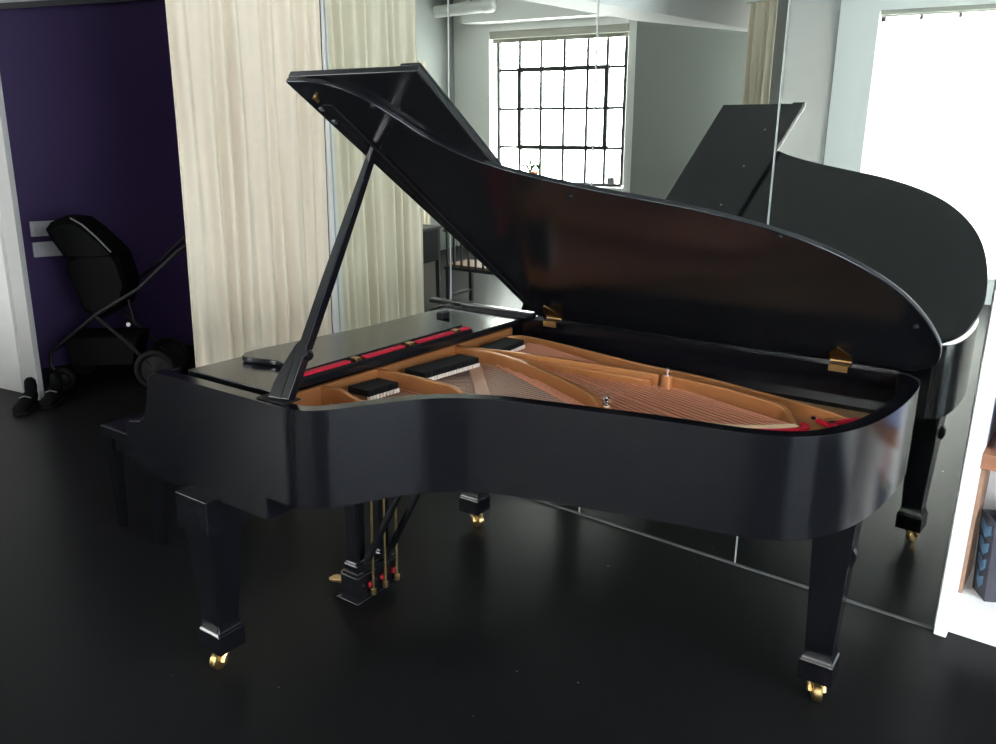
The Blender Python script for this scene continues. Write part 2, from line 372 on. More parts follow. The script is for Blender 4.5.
# ------------------------------------------------------------------ mirror panels
LEAN = .0159
xs = [-3.440, -2.612, -1.830, -1.070, -.320]
mlabels = ['leftmost tall mirror panel, beside the curtain and the piano keyboard end', 'second mirror panel from the left, showing the small-paned window',
           'third mirror panel from the left, behind the raised piano lid', 'rightmost mirror panel, next to the white shelf, showing the big bright window']
for i in range(4):
    x0, x1 = xs[i], xs[i+1]; t = math.tan(LEAN)
    p = empty('mirror_panel', ((x0+x1)/2, 0, 0)); w = (x1-x0)/2 - .003; top = 3.3
    m = MB().prism([(-w, 0, .012), (w, 0, .012), (w, .008, .012), (-w, .008, .012)], [(-w, -t*top, top), (w, -t*top, top), (w, .008-t*top, top), (-w, .008-t*top, top)])
    m.build('mirror_glass', MIRROR, p)
    if i < 3: MB().prism([(w-.001, -.003, .012), (w+.004, -.003, .012), (w+.004, .004, .012), (w-.001, .004, .012)], [(w-.001, -.003-t*top, top), (w+.004, -.003-t*top, top), (w+.004, .004-t*top, top), (w-.001, .004-t*top, top)]).build('polished_edge', SEAM, p)
    MB().box(-w-.002, w+.002, -.004, .010, 0, .008).build('bottom_channel', CHANNEL, p)
    if i == 0: MB().prism([(-w-.004, -.003, 0), (-w+.001, -.003, 0), (-w+.001, .006, 0), (-w-.004, .006, 0)], [(-w-.004, -.003-t*top, top), (-w+.001, -.003-t*top, top), (-w+.001, .006-t*top, top), (-w-.004, .006-t*top, top)]).build('polished_edge', SEAM, p)
    tag(p, mlabels[i], 'mirror', 'wall mirror panels')

struct('trim_6', MB().box(-3.456, -3.445, -.050, .02, 0, CZ), JAMB)
# ------------------------------------------------------------------ curtains
def curtain_mesh(p, q, z0, z1, folds, amp, seed, nx=260, nz=14):
    rnd = random.Random(seed); p = Vector((p[0], p[1], 0)); q = Vector((q[0], q[1], 0)); t = q-p; n = Vector((-t.y, t.x, 0)).normalized()
    cen = sorted(rnd.uniform(0, 1)*.4/folds + (k+.3)/folds for k in range(folds)); hs = [rnd.uniform(.55, 1.0) for _ in cen]
    def prof(s):
        k = s*folds; f = math.sin(2*PI*k + .9*math.sin(2.3*k) + .5*math.sin(1.1*k+seed)); f = f + .12*math.sin(4*PI*k*.93 + 1.3)
        return f*(.80 + .20*math.sin(5.1*s*3+seed))
    v = []; f = []
    for j in range(nz+1):
        z = z0 + (z1-z0)*j/nz
        for i in range(nx+1):
            s = i/nx; sway = .006*math.sin(3*z + 7*s*folds)
            pos = p + t*(s + .010*math.sin(2.2*z + 9*s)*min(s, 1-s)*2) + n*((amp*prof(s)*(1 - .18*z/z1) + sway)*min(1, (1-s)*14 + .15))
            v.append((pos.x, pos.y, z))
    for j in range(nz):
        for i in range(nx): a = j*(nx+1)+i; f.append((a, a+1, a+nx+2, a+nx+1))
    return MB().add(v, f)
def make_curtain(p, q, z1, folds, amp, seed, label, rod=None, nx=260):
    c = empty('curtain', ((p[0]+q[0])/2, (p[1]+q[1])/2, 0))
    o = local(curtain_mesh(p, q, .015, z1, folds, amp, seed, nx), c).build('drape', CURT, c, smooth=True)
    for pl in o.data.polygons: pl.use_smooth = True
    sd = o.modifiers.new('Solidify', 'SOLIDIFY'); sd.thickness = .003
    if rod: local(MB().tube([(rod[0][0], rod[0][1], z1+.01), (rod[1][0], rod[1][1], z1+.01)], .014), c).build('curtain_rod', WHITE, c, smooth=True)
    tag(c, label, 'curtain'); return c
make_curtain((-3.558, -.845), (-3.461, -.052), 2.62, 9, .026, 3, 'tall pleated beige curtain hanging at the left end of the mirror', ((-3.57, -1.0), (-3.468, -.03)))
make_curtain((-2.53, -3.34), (-2.29, -3.24), 2.60, 4, .022, 11, 'narrow bunched beige curtain reflected in the mirror above the piano, beside the ceiling beam', ((-2.56, -3.35), (-2.24, -3.22)), 90)
make_curtain((-7.60, -5.15), (-7.66, -5.42), 2.52, 3, .02, 5, 'distant dim beige curtain reflected at the far left mirror edge, left of the small-paned window', None, 60)

# ------------------------------------------------------------------ grand piano
TH = math.radians(3.2)
piano = empty('grand_piano', (-2.2535, -.34, 0), TH)
tag(piano, 'large black satin grand piano with raised lid and bronze plate, on three brass-castored legs', 'piano')
def L(u, v, z): return (u, -v, z)               # u towards the tail, v from the spine to the treble side
def PB(mb, u0, u1, v0, v1, z0, z1): return mb.box(u0, u1, -v1, -v0, z0, z1)
def PP(pts, z0, z1, mb=None): return (mb or MB()).prism([L(u, v, z0) for u, v in pts], [L(u, v, z1) for u, v in pts])
ZT, ZB = .985, .703
out_pts = [(-.10, 1.437), (.15, 1.437), (.38, 1.438), (.47, 1.437), (.52, 1.425), (.563, 1.392), (.598, 1.339), (.634, 1.274), (.673, 1.204), (.726, 1.137), (.796, 1.078), (.89, 1.031),
           (1.021, .994), (1.161, .960), (1.289, .929), (1.417, .905), (1.504, .890), (1.573, .869), (1.637, .838), (1.690, .788), (1.737, .708), (1.772, .615), (1.796, .504), (1.812, .370),
           (1.819, .231), (1.817, .13), (1.803, .06), (1.770, .014), (1.72, 0), (1.55, 0), (1.0, 0), (.4, 0), (-.10, 0)]
outer = [tuple(p) for p in smooth_path(out_pts, 5)]
RT = .042
inner = offset(outer, -RT)
inner = [tuple(p) for p in inner]
def band(o, i, z0, z1):
    n = len(o); vs = [L(*p, z0) for p in o] + [L(*p, z0) for p in i] + [L(*p, z1) for p in o] + [L(*p, z1) for p in i]; fs = []
    for k in range(n-1):
        fs += [(k, k+1, n+k+1, n+k), (2*n+k, 3*n+k, 3*n+k+1, 2*n+k+1), (k, 2*n+k, 2*n+k+1, k+1), (n+k, n+k+1, 3*n+k+1, 3*n+k)]
    fs += [(0, n, 3*n, 2*n), (n-1, 2*n-1+2*n, 0, 0)][:1]; fs += [(n-1, 3*n-1, 4*n-1, 2*n-1)]
    return MB().add(vs, fs)
rim = band(outer, inner, ZB, ZT).build('rim', EBONY, piano, bevel=.004, seg=2)
in2 = [tuple(p) for p in offset(outer, -.095)]
band([tuple(p) for p in offset(outer, -RT+.001)], in2, .80, .872).build('inner_rim', EBONY, piano)
# arms, key bed and key slip
arm_prof = [(-.09, ZT), (-.115, .982), (-.135, .970), (-.150, .945), (-.160, .90), (-.172, .855), (-.190, .825), (-.215, .806), (-.245, .800), (-.272, .796), (-.292, .780), (-.297, .755), (-.292, ZB), (-.09, ZB)]
for v0, v1 in ((1.355, 1.437), (0, .082)):
    MB().prism([L(u, v0, z) for u, z in arm_prof], [L(u, v1, z) for u, z in arm_prof]).build('arm', EBONY, piano, bevel=.004)
PB(MB(), -.285, .366, .012, 1.430, .626, .7025).build('key_bed', EBONY, piano, bevel=.003)
PB(MB(), -.285, -.262, .083, 1.354, .703, .775).build('key_slip', EBONY, piano, bevel=.003)
fb = MB(); fp = [(-.26, .776), (-.255, .792), (-.20, .802), (-.09, .808), (-.065, .83), (-.055, .963), (-.03, .963), (-.03, .776)]
fb.prism([L(u, .083, z) for u, z in fp], [L(u, 1.354, z) for u, z in fp]); fb.build('fallboard', EBONY, piano, bevel=.004)
# music shelf, desk folded flat, felt, hinge rail
shelf_poly = [(-.055, 1.356), (-.055, .081), (.333, .081), (.333, .36), (.333, .462), (.322, .93), (.312, 1.24), (.345, 1.345), (.345, 1.356)]
PP(shelf_poly, .963, ZT+.0005).build('music_shelf', EBONY_TOP, piano, bevel=.003)
desk_poly = [(.290, 1.252), (.283, 1.10), (.279, .75), (.275, .386), (.075, .358), (.045, .372), (.034, .405), (.0, .75), (-.030, 1.12), (-.024, 1.165), (.0, 1.193), (.022, 1.199), (.06, 1.193), (.10, 1.178), (.14, 1.172), (.18, 1.182), (.21, 1.205), (.24, 1.236)]
desk = PP(desk_poly, ZT+.003, 1.006).build('music_desk', EBONY_TOP, piano, bevel=.004)
PB(MB(), .279, .312, .372, 1.245, ZT, .9935).build('desk_channel', BLACK, piano)
for v0, v1 in ((1.012, 1.222), (.748, .952), (.472, .690), (.372, .444)):
    PB(MB(), .283, .308, v0+.006, v1-.006, .9932, 1.001).build('red_felt_strip', REDFELT, piano, bevel=.002)['label'] = 'red felt strip along the music desk'
for v in (.982, .719, .458): PB(MB(), .281, .310, v-.013, v+.013, .9932, 1.004).build('desk_bracket', OLDBRASS, piano, bevel=.002)
PB(MB(), -.18, .362, -.006, .026, ZT, 1.006).build('hinge_rail', EBONY, piano, bevel=.003)
PB(MB(), .37, 1.74, .003, .013, ZT, .9935).build('lid_gap_filler', EBONY, piano)  # added filler strip, stops light leaking through the gap under the lid
PB(MB(), .065, .100, .235, .285, ZT, 1.012).build('desk_stop', BLACK, piano, bevel=.006)
# ---- plate, soundboard, strings
NI = len(inner)
def inset_poly(d, umin):
    pl = [tuple(p) for p in offset(outer, -d)]
    pl = [p for p in pl if p[0] >= umin]
    return [(umin, pl[0][1])] + pl + [(umin, pl[-1][1])]
PP(inset_poly(.09, .30), .845, .858).build('soundboard', SPRUCE, piano)
flange_path = [(.300, .215), (.36, .112), (.56, .135), (.764, .182), (.984, .228), (1.172, .246), (1.39, .298), (1.519, .320), (1.62, .324), (1.70, .328)]
plate_poly = [(.287, 1.377)] + [tuple(p) for p in offset(outer, -.060) if p[0] > .3 and p[1] > .42 and p[0] < 1.72] + [(1.735, .38)] + flange_path[::-1] + [(.287, .215)]
plate = PP(plate_poly, .8725, .884).build('plate', WEB, piano)
PB(MB(), .285, .305, .082, 1.354, .872, .948).build('plate_back_wall', GOLD, piano, bevel=.004)
def strut(path, tops, th=.016, name='plate_strut', n=5, zb=.880):
    pts = [tuple(p) for p in smooth_path([(u, v, z) for (u, v), z in zip(path, tops)], n)]
    m = MB().ribbon([(u, -v) for u, v, z in pts], zb, [z for u, v, z in pts], th); return m.build(name, GOLD, piano, bevel=.004)
strut([(.300, 1.140), (.366, 1.130), (.430, 1.150), (.503, 1.178), (.55, 1.21)], [.946, .946, .944, .940, .890])
strut([(.300, .887), (.391, .880), (.559, .883), (.630, .898), (.690, .935), (.735, .985)], [.946, .946, .945, .943, .935, .888])
strut([(.300, .455), (.354, .472), (.506, .470), (.721, .546), (.920, .648), (1.03, .723), (1.103, .801)], [.946, .946, .945, .945, .944, .938, .900], .020)
strut([(.335, .455), (.473, .421), (.706, .387), (.930, .367), (1.07, .353)], [.944, .945, .945, .944, .942], .018)
strut([(.380, .462), (.52, .434), (.706, .407), (.930, .392), (1.05, .378)], [.925, .928, .928, .928, .924], .022)
strut([(1.10, .343), (1.28, .364), (1.40, .402), (1.455, .416), (1.499, .425), (1.542, .471), (1.597, .542)], [.940, .940, .940, .938, .930, .905, .887], .018)
strut([(.300, .215), (.36, .112), (.56, .135), (.764, .182), (.984, .228), (1.172, .246), (1.39, .298), (1.519, .320), (1.62, .324), (1.70, .328)], [.925, .928, .929, .929, .929, .928, .926, .920, .910, .890], .014, 'plate_flange')
# cross web between the struts
gw = MB(); gw.prism([L(.30, .40, .886), L(.33, .36, .886), L(.70, .80, .886), L(.66, .83, .886)], [L(.30, .40, .902), L(.33, .36, .902), L(.70, .80, .902), L(.66, .83, .902)])
gw.build('plate_web_bar', WEB, piano, bevel=.003)
for (u, v) in ((1.098, .358), (1.088, .775)):
    p = MB().lathe(L(u, v, .884), [(.020, 0), (.019, .03), (.017, .05), (.017, .058)], seg=18).build('nose_post', GOLD, piano, smooth=True)
    MB().lathe(L(u, v, .942), [(.010, 0), (.010, .006), (.0055, .008), (.0055, .014), (.009, .017), (.009, .024), (.004, .029)], seg=14).build('nose_bolt', NICKEL, p, smooth=True)
# tail part of the plate with its round opening
tp = [(1.47, .330), (1.55, .322), (1.64, .322), (1.705, .330), (1.738, .38), (1.735, .46), (1.70, .54), (1.655, .595), (1.60, .555), (1.545, .485), (1.50, .440)]
PP(tp, .884, .893).build('plate_tail', GOLD, piano, bevel=.003)
MB().lathe(L(1.652, .385, .8932), [(.040, 0), (.040, .0016)], seg=28).build('plate_opening', BLACK, piano)
MB().torus(L(1.652, .385, .895), .043, .007).build('opening_rim', GOLD, piano, smooth=True)
MB().lathe(L(1.575, .375, .893), [(.007, 0), (.007, .006), (.004, .008)], seg=12).build('plate_screw', BLACK, piano)
hitch = [(1.545, .487), (1.488, .540), (1.39, .598), (1.28, .645), (1.17, .690), (1.08, .735), (1.04, .765)]
hp = smooth_path([Vector((a, b, 0)) for a, b in hitch], 8)
NB = 26
for i in range(NB):
    f = i/(NB-1); e = hp[int(f*(len(hp)-1))]; s = (.40 + .02*f, .115 + .335*f)
    pth = [L(s[0], s[1], .902), L(.47, s[1]+.012, .905), L(e.x, e.y, .898)]
    MB().tube(pth, .0025, 6).build('bass_string', COPPER, piano, smooth=True)
    if i % 2 == 0: MB().lathe(L(e.x+.004, e.y+.004, .884), [(.0032, 0), (.0032, .017), (.001, .018)], seg=8).build('hitch_pin', WHITEFELT, piano)
for i in range(46):
    f = i/45; v = .475 + .80*f
    ue = None
    for k in range(len(outer)-1):
        a, b = outer[k], outer[k+1]
        if a[0] > .5 and (a[1]-.13-v)*(b[1]-.13-v) <= 0 and a[1] > .5: ue = a[0]-.01; break
    if ue is None: ue = .5
    ue = min(ue, 1.02)
    MB().tube([L(.345, v, .899), L(max(ue, .46), v+.02*(1-f), .897)], .0011, 5).build('treble_string', STEEL, piano)
for i in range(12):
    f = i/11; u = .74 + .27*f; v = .822 - .09*f - .012*math.sin(PI*f)
    MB().lathe(L(u, v, .884), [(.0036, 0), (.0036, .020), (.002, .022)], seg=8).build('bridge_pin', NICKEL, piano)
tf = [tuple(p) for p in smooth_path([Vector((a, b, 0)) for a, b in ((1.08, .772), (1.17, .722), (1.30, .676), (1.43, .628), (1.50, .575), (1.565, .512))], 6)]
m = MB().ribbon([(p[0], -p[1]) for p in tf], .884, .910, .036); m.build('hitch_felt', TANFELT, piano, bevel=.004)['label'] = 'cream felt strip beside the hitch pins'
rf = [tuple(p) for p in smooth_path([Vector((a, b, 0)) for a, b in ((1.33, .688), (1.43, .655), (1.51, .610), (1.563, .560), (1.590, .515), (1.570, .488))], 6)]
m = MB().ribbon([(p[0], -p[1]) for p in rf], .886, .914, .016); m.build('hitch_felt', REDFELT, piano, bevel=.004)['label'] = 'red felt strip near the tail'
cl = []
for k in range(26):
    f = k/25; cl.append(L(1.60 + .13*f + .018*math.sin(9*f), .43 - .10*f + .030*math.sin(14*f), .899 + .010*math.sin(11*f+1)))
MB().tube(cl, .008, 8).build('felt_cord', REDFELT, piano, smooth=True)['label'] = 'red woven felt strip tangled round the plate opening'
# ---- dampers
def damper_row(v0, v1, n, us, ue):
    for i in range(n):
        f = i/(n-1); v = v0 + (v1-v0)*f; u = us + (ue-us)*f
        d = PB(MB(), u-.085, u+.004, v-.0060, v+.0060, .915, .936).build('damper', BLACK, piano, bevel=.002)
        PB(MB(), u-.004, u+.008, v-.0050, v+.0050, .9035, .9165).build('damper_felt', WHITEFELT, d)
damper_row(1.062, .945, 9, .425, .432); damper_row(.800, .535, 20, .432, .452); damper_row(.395, .205, 13, .448, .432)

# ---- raised lid
AL = math.radians(34.5); ca, sa = math.cos(AL), math.sin(AL)
def LD(u, t, h): return L(u, .01 + t*ca - h*sa, 1.0 + t*sa + h*ca)
def LP(pts, h0, h1, mb=None): return (mb or MB()).prism([LD(u, t, h0) for u, t in pts], [LD(u, t, h1) for u, t in pts])
lid_curve = [(.28, 1.453), (.36, 1.450), (.436, 1.430), (.505, 1.374), (.557, 1.293), (.602, 1.208), (.676, 1.128), (.780, 1.060), (.94, 1.0), (1.105, .954), (1.29, .905), (1.457, .838), (1.594, .753), (1.704, .640), (1.78, .515),
             (1.832, .37), (1.858, .24), (1.860, .15), (1.840, .055), (1.79, -.005), (1.73, -.022)]
lid_poly = [(.372, -.022)] + [tuple(p) for p in smooth_path(lid_curve, 5)]
lid = LP(lid_poly, 0, .016).build('lid', EBONY_TOP, piano, bevel=.004)
flap = LP([(.280, 1.453), (.738, 1.453), (.755, -.02), (.372, -.022)], .0165, .0365).build('front_flap', EBONY_TOP, lid, bevel=.004)
LP([(.672, 1.451), (.737, 1.451), (.754, -.018), (.688, -.018)], .0363, .045).build('flap_lip', EBONY_TOP, lid, bevel=.003)
MB().tube([LD(.285, 1.445, .0165), LD(.370, -.01, .0165)], .005, 8).build('flap_hinge', OLDBRASS, lid, smooth=True)
LP([(.350, 1.365), (.385, 1.360), (.405, .10), (.372, .10)], -.010, 0).build('lid_batten', EBONY_TOP, lid, bevel=.004)
for (u, t) in ((.615, 1.22), (.63, .92), (.645, .62)):
    MB().lathe(LD(u, t, .0360), [(.006, 0), (.005, .004)], axis=L(0, -sa, ca), seg=10).build('flap_button', NICKEL, lid)
for (u, t) in ((.518, 1.345), (.945, .940), (1.500, .800), (1.80, .34)):
    MB().lathe(LD(u, t, -.005), [(.007, 0), (.008, .005)], axis=L(0, -sa, ca), seg=10).build('lid_bumper', RUBBER, lid)
pcup = LP([(.340, 1.387), (.350, 1.387), (.350, 1.395), (.340, 1.395)], -.010, 0); LP([(.340, 1.372), (.343, 1.372), (.343, 1.395), (.340, 1.395)], -.010, 0, pcup); pcup.build('prop_cup', OLDBRASS, lid, bevel=.002)
for (u, t) in ((.318, 1.335), (.318, 1.277)):
    LP([(u-.007, t-.007), (u+.007, t-.007), (u+.007, t+.007), (u-.007, t+.007)], -.004, 0).build('prop_socket', LATCH, lid, bevel=.001)
for u in (.460, 1.562):
    h = MB(); PB(h, u-.030, u+.030, .012, .0515, ZT, ZT+.003); PB(h, u-.030, u+.030, .0485, .0515, .966, ZT+.003)
    arch = [(u-.034, .012), (u+.034, .012), (u+.034, .045), (u+.020, .072), (u+.006, .098), (u, .106), (u-.006, .098), (u-.020, .072), (u-.034, .045)]
    LP(arch, -.004, -.0005, h); h.tube([L(u-.034, .012, .995), L(u+.034, .012, .995)], .0055, 10)
    h.build('lid_hinge', OLDBRASS, piano, bevel=.001)
# ---- lid prop
base = Vector(L(.432, 1.392, ZT)); tip = Vector(LD(.372, 1.150, -.003)); ax = (tip-base).normalized()
side = ax.cross(Vector((0, 0, 1))).normalized(); U = Vector((1, 0, 0)); U = (U - ax*U.dot(ax)).normalized(); V = ax.cross(U)
def ring(f, w, d, ou=0, ov=0): c = base + (tip-base)*f + U*ou + V*ov; return [c+U*w+V*d, c-U*w+V*d, c-U*w-V*d, c+U*w-V*d]
pr_ = MB().loft([ring(0, .014, .014), ring(.12, .015, .015), ring(.45, .0165, .014), ring(.80, .0145, .012), ring(.97, .012, .011), ring(1.0, .010, .010)]).build('lid_prop', EBONY, piano, bevel=.004)
MB().loft([ring(.0, .025, .014, -.039), ring(.06, .024, .014, -.036), ring(.13, .018, .013, -.030), ring(.20, .010, .012, -.022), ring(.23, .004, .008, -.016)]).build('half_prop', EBONY, pr_, bevel=.004)
MB().loft([ring(.155, .004, .012, .014), ring(.165, .012, .013, .016), ring(.180, .012, .013, .016), ring(.195, .004, .012, .014)]).build('prop_knuckle', EBONY, pr_, bevel=.002)
PB(MB(), .345, .455, 1.362, 1.425, ZT, .990).build('prop_plate', BLACK, pr_, bevel=.002)

# ---- legs with castors
def make_leg(u, v, ztop, cz_ang, wt=.066, block=None, ear=False):
    def sq(h, z): return [L(u-h, v-h, z), L(u+h, v-h, z), L(u+h, v+h, z), L(u-h, v+h, z)]
    m = MB().loft([sq(wt, ztop), sq(.0400, .176), sq(.0415, .164), sq(.0450, .151), sq(.0510, .141), sq(.051, .075)])
    leg = m.build('leg', EBONY, piano, bevel=.003, angle=15, sharp=8)
    if block: MB().loft([sq(block, .6255), sq(block, .505)]).build('leg_block', EBONY, leg, bevel=.004)
    if ear:
        e = [(.040, .495), (.062, .487), (.070, .512), (.068, .534), (.059, .547), (.048, .545), (.042, .534), (.046, .522)]
        MB().prism([L(u+a, v+.045, z) for a, z in e], [L(u+a, v+.020, z) for a, z in e]).build('leg_latch', EBONY, leg, bevel=.003)
    c, s = math.cos(cz_ang), math.sin(cz_ang); k = MB(); ctr = Vector(L(u, v, 0)) + Vector((c, s, 0))*.022; axw = (-s, c, 0)
    k.lathe(ctr + Vector(axw)*-.015 + Vector((0, 0, .031)), [(.012, 0), (.028, .002), (.031, .007), (.031, .023), (.028, .028), (.012, .030)], axw, 24)
    cs = k.build('castor', BRASS, leg, smooth=True)
    fk = MB(); fk.lathe(L(u, v, .050), [(.017, 0), (.022, .008), (.020, .018), (.013, .026)], seg=18)
    for sg in (-1, 1):
        o_ = Vector(axw)*sg*.0205; p0 = Vector(L(u, v, .062)) + o_; p1 = ctr + Vector((0, 0, .031)) + o_
        fk.tube([p0, (p0+p1)/2 + Vector((c, s, 0))*.006, p1], [.008, .009, .010], 10)
    fk.build('castor_fork', BRASS, cs, smooth=True)
    return leg
make_leg(.050, 1.386, .626, -1.5, block=.074)
make_leg(.108, .064, .626, -.2, block=.074)
make_leg(1.688, .404, .703, -1.17, ear=True, wt=.062)
PB(MB(), 1.50, 1.745, .20, .62, .684, .7025).build('leg_plate', EBONY, piano, bevel=.003)
# ---- pedal lyre
ly = MB(); PB(ly, .100, .185, .683, .898, .036, .132); PB(ly, .088, .197, .668, .912, .028, .040); PB(ly, .104, .181, .690, .892, .132, .146); PB(ly, .112, .173, .70, .882, .146, .158)
lyre = ly.build('pedal_lyre', EBONY, piano, bevel=.003)
for v in (.858, .728):
    m = MB(); c_ = .142
    m.loft([[L(c_-w, v-d, z), L(c_+w, v-d, z), L(c_+w, v+d, z), L(c_-w, v+d, z)] for w, d, z in ((.034, .032, .150), (.034, .032, .172), (.025, .024, .182), (.025, .025, .33), (.031, .033, .55), (.034, .036, .626))])
    m.build('lyre_post', EBONY, lyre, bevel=.004)
    def bar(z, u): return [L(u-.012, v-.011, z), L(u+.012, v-.011, z), L(u+.012, v+.011, z), L(u-.012, v+.011, z)]
    MB().loft([bar(.165, .185), bar(.626, .42)]).build('lyre_brace', EBONY, lyre, bevel=.003)
for v in (.836, .770, .705):
    MB().tube([L(.205, v, .055), L(.205, v, .626)], .0042, 10).build('pedal_rod', BRASS, lyre, smooth=True)
    MB().lathe(L(.205, v, .050), [(.010, 0), (.011, .004), (.011, .022), (.007, .026)], seg=14).build('rod_nut', BRASS, lyre, smooth=True)
    PB(MB(), .186, .198, v-.011, v+.011, .078, .098).build('pedal_felt', DARKRED, lyre, bevel=.003)['label'] = 'red felt pad at the back of the pedal lyre'
    pd = MB(); prof = [(.10, .012, .058, .008), (.06, .012, .056, .008), (.04, .015, .054, .007), (.015, .022, .052, .006), (-.004, .022, .050, .005), (-.016, .012, .049, .003)]
    pd.loft([[L(u, v-w, z-h), L(u, v+w, z-h), L(u, v+w, z+h), L(u, v-w, z+h)] for u, w, z, h in prof]); pd.build('pedal', BRASS, lyre, bevel=.003)

# ------------------------------------------------------------------ piano bench
pn = empty('piano_bench', (-3.22, -1.06, 0), TH)
MB().box(-.18, .18, -.37, .37, .435, .48).build('seat', EBONY_TOP, pn, bevel=.006)
MB().box(-.16, .16, -.35, .35, .37, .4352).build('apron', EBONY, pn)
for sx in (-1, 1):
    for sy in (-1, 1):
        MB().loft([[(sx*.145+dx*w, sy*.335+dy*w, z) for dx, dy in ((-1,-1),(1,-1),(1,1),(-1,1))] for w, z in ((.016, 0), (.026, .436))]).build('leg', EBONY, pn, bevel=.003)
tag(pn, 'low black piano bench standing in shadow at the keyboard end of the piano', 'bench')

# ------------------------------------------------------------------ stroller in the alcove
S1 = Vector((-5.75, -.48, 0)); ds = Vector((.7071, .7071, 0)); ns = Vector((-.7071, .7071, 0))
stl = empty('stroller', (S1+ds*.35)[:]); 
def SP(s, z, o=0): p = S1 + ds*s + ns*o - Vector(stl.location); return (p.x, p.y, z)
HW = .20
def wheel(s, o, r, parent):
    w = MB().torus(SP(s, r, o), r-.022, .022, ns, 32, 12).build('wheel', RUBBER, parent, smooth=True)
    MB().lathe(Vector(SP(s, r, o)) - ns*.012, [(.02, -.004), (.03, 0), (r-.040, .006), (r-.034, .012), (r-.040, .018), (.03, .024), (.02, .028)], ns, 24).build('wheel_rim', RIMGREY, w, smooth=True)
for o in (-HW, HW): wheel(.64, o, .140, stl)
for o in (-HW, HW): wheel(.03, o, .085, stl)
for o in (-HW, HW):
    k = .09 if o > 0 else 0
    MB().tube([SP(-.022, .277, o), SP(.296, .528+k*.6, o), SP(.582, .700+k, o), SP(.85, .945+k, o), SP(.905, .985+k, o)], .013).build('frame_tube', TUBEBLK, stl, smooth=True)
    MB().tube([SP(-.022, .277, o), SP(-.030, .18, o), SP(.03, .085, o)], .015).build('fork', TUBEBLK, stl, smooth=True)
    MB().tube([SP(.288, .521, o), SP(.45, .36, o), SP(.64, .140, o)], .013).build('frame_leg', TUBEBLK, stl, smooth=True)
MB().tube([SP(.905, .985, -HW), SP(.935, 1.01, -HW+.04), SP(.935, 1.10, HW-.04), SP(.905, 1.075, HW)], .016).build('handle', TUBEBLK, stl, smooth=True)
MB().tube([SP(-.02, .277, -HW), SP(-.02, .277, HW)], .012).build('crossbar', TUBEBLK, stl, smooth=True)
seat = [(.20, .55), (.30, .48), (.45, .56), (.50, .72), (.46, .90), (.40, .99), (.26, .97), (.14, .90), (.12, .80), (.17, .66)]
sm_ = MB().loft([[SP(.30+(s-.30)*k, .74+(z-.74)*k, o) for s, z in seat] for k, o in ((.86, -.17), (1, -.14), (1, .14), (.86, .17))]).build('seat', CLOTHBLK, stl, smooth=True)
canopy = []
for o, k in ((-.19, .80), (-.15, .97), (0, 1.02), (.15, .97), (.19, .80)):
    canopy.append([SP(.27+(s-.27)*k, .98+(z-.98)*k, o) for s, z in ((.12, .90), (.05, 1.02), (.02, 1.09), (.06, 1.14), (.13, 1.165), (.22, 1.155), (.30, 1.09), (.40, .985), (.46, .91), (.36, .90))])
MB().loft(canopy).build('canopy', CLOTHBLK, stl, smooth=True)
cr = [SP(.235+.005*math.sin(6*t), 1.150-.012*t, -.20+.005*t) for t in (0,)]
MB().tube([SP(.20, 1.165, -.185), SP(.27, 1.125, -.196), (Vector(SP(.35, 1.045, -.196))), SP(.43, .945, -.19)], .006).build('canopy_piping', PIPING, stl, smooth=True)
MB().loft([[SP(.10, .17, o) , SP(.48, .17, o), SP(.53, .36, o), SP(.05, .36, o)] for o in (-.16, .16)]).build('basket', CLOTHBLK, stl)
MB().tube([SP(.516, .63, -HW-.01), SP(.541, .46, -HW-.01)], .008).build('strut', TUBEBLK, stl, smooth=True)
MB().lathe(Vector(SP(.50, .462, -HW-.02)), [(.012, 0), (.016, .006), (.012, .012)], ns, 14).build('brake_knob', PLATEW, stl, smooth=True)
tag(stl, 'black folding stroller parked in front of the purple wall', 'stroller')
# striped bag standing behind the curtain edge
bg = empty('striped_bag', (-5.05, .42, 0))
MB().loft([[(-w, -d, z), (w, -d, z), (w, d, z), (-w, d, z)] for w, d, z in ((.15, .10, 0), (.17, .12, .12), (.16, .11, .40), (.12, .07, .56))]).build('bag_body', CLOTHBLK, bg, bevel=.02)
for z in (.46, .535): MB().loft([[(-w, -d, z_), (w, -d, z_), (w, d, z_), (-w, d, z_)] for w, d, z_ in ((.152, .102, z-.016), (.149, .098, z+.016))]).build('ochre_band', YELLOW, bg)
tag(bg, 'dark bag with ochre bands half hidden behind the curtain edge, beside the stroller', 'bag')
# two pale switch plates on the purple wall
def purple_plate(y, z, w, h, label):
    x = -6.28 + .14*(y+.39) + .008
    p = empty('wall_panel', (x, y, z), math.atan2(-.14, .99))
    MB().box(0, .02, -w/2, w/2, -h/2, h/2).build('cover', PLATEW, p, bevel=.004)
    MB().box(.019, .024, -w/2+.02, w/2-.06, -h/2+.02, h/2-.02).build('inset', PLATEW, p, bevel=.003)
    tag(p, label, 'wall panel', 'pale panels on the purple wall')
purple_plate(-.285, 1.030, .215, .108, 'upper pale rectangular panel on the purple wall, left of the stroller')
purple_plate(-.285, .882, .215, .108, 'lower pale rectangular panel on the purple wall, left of the stroller')
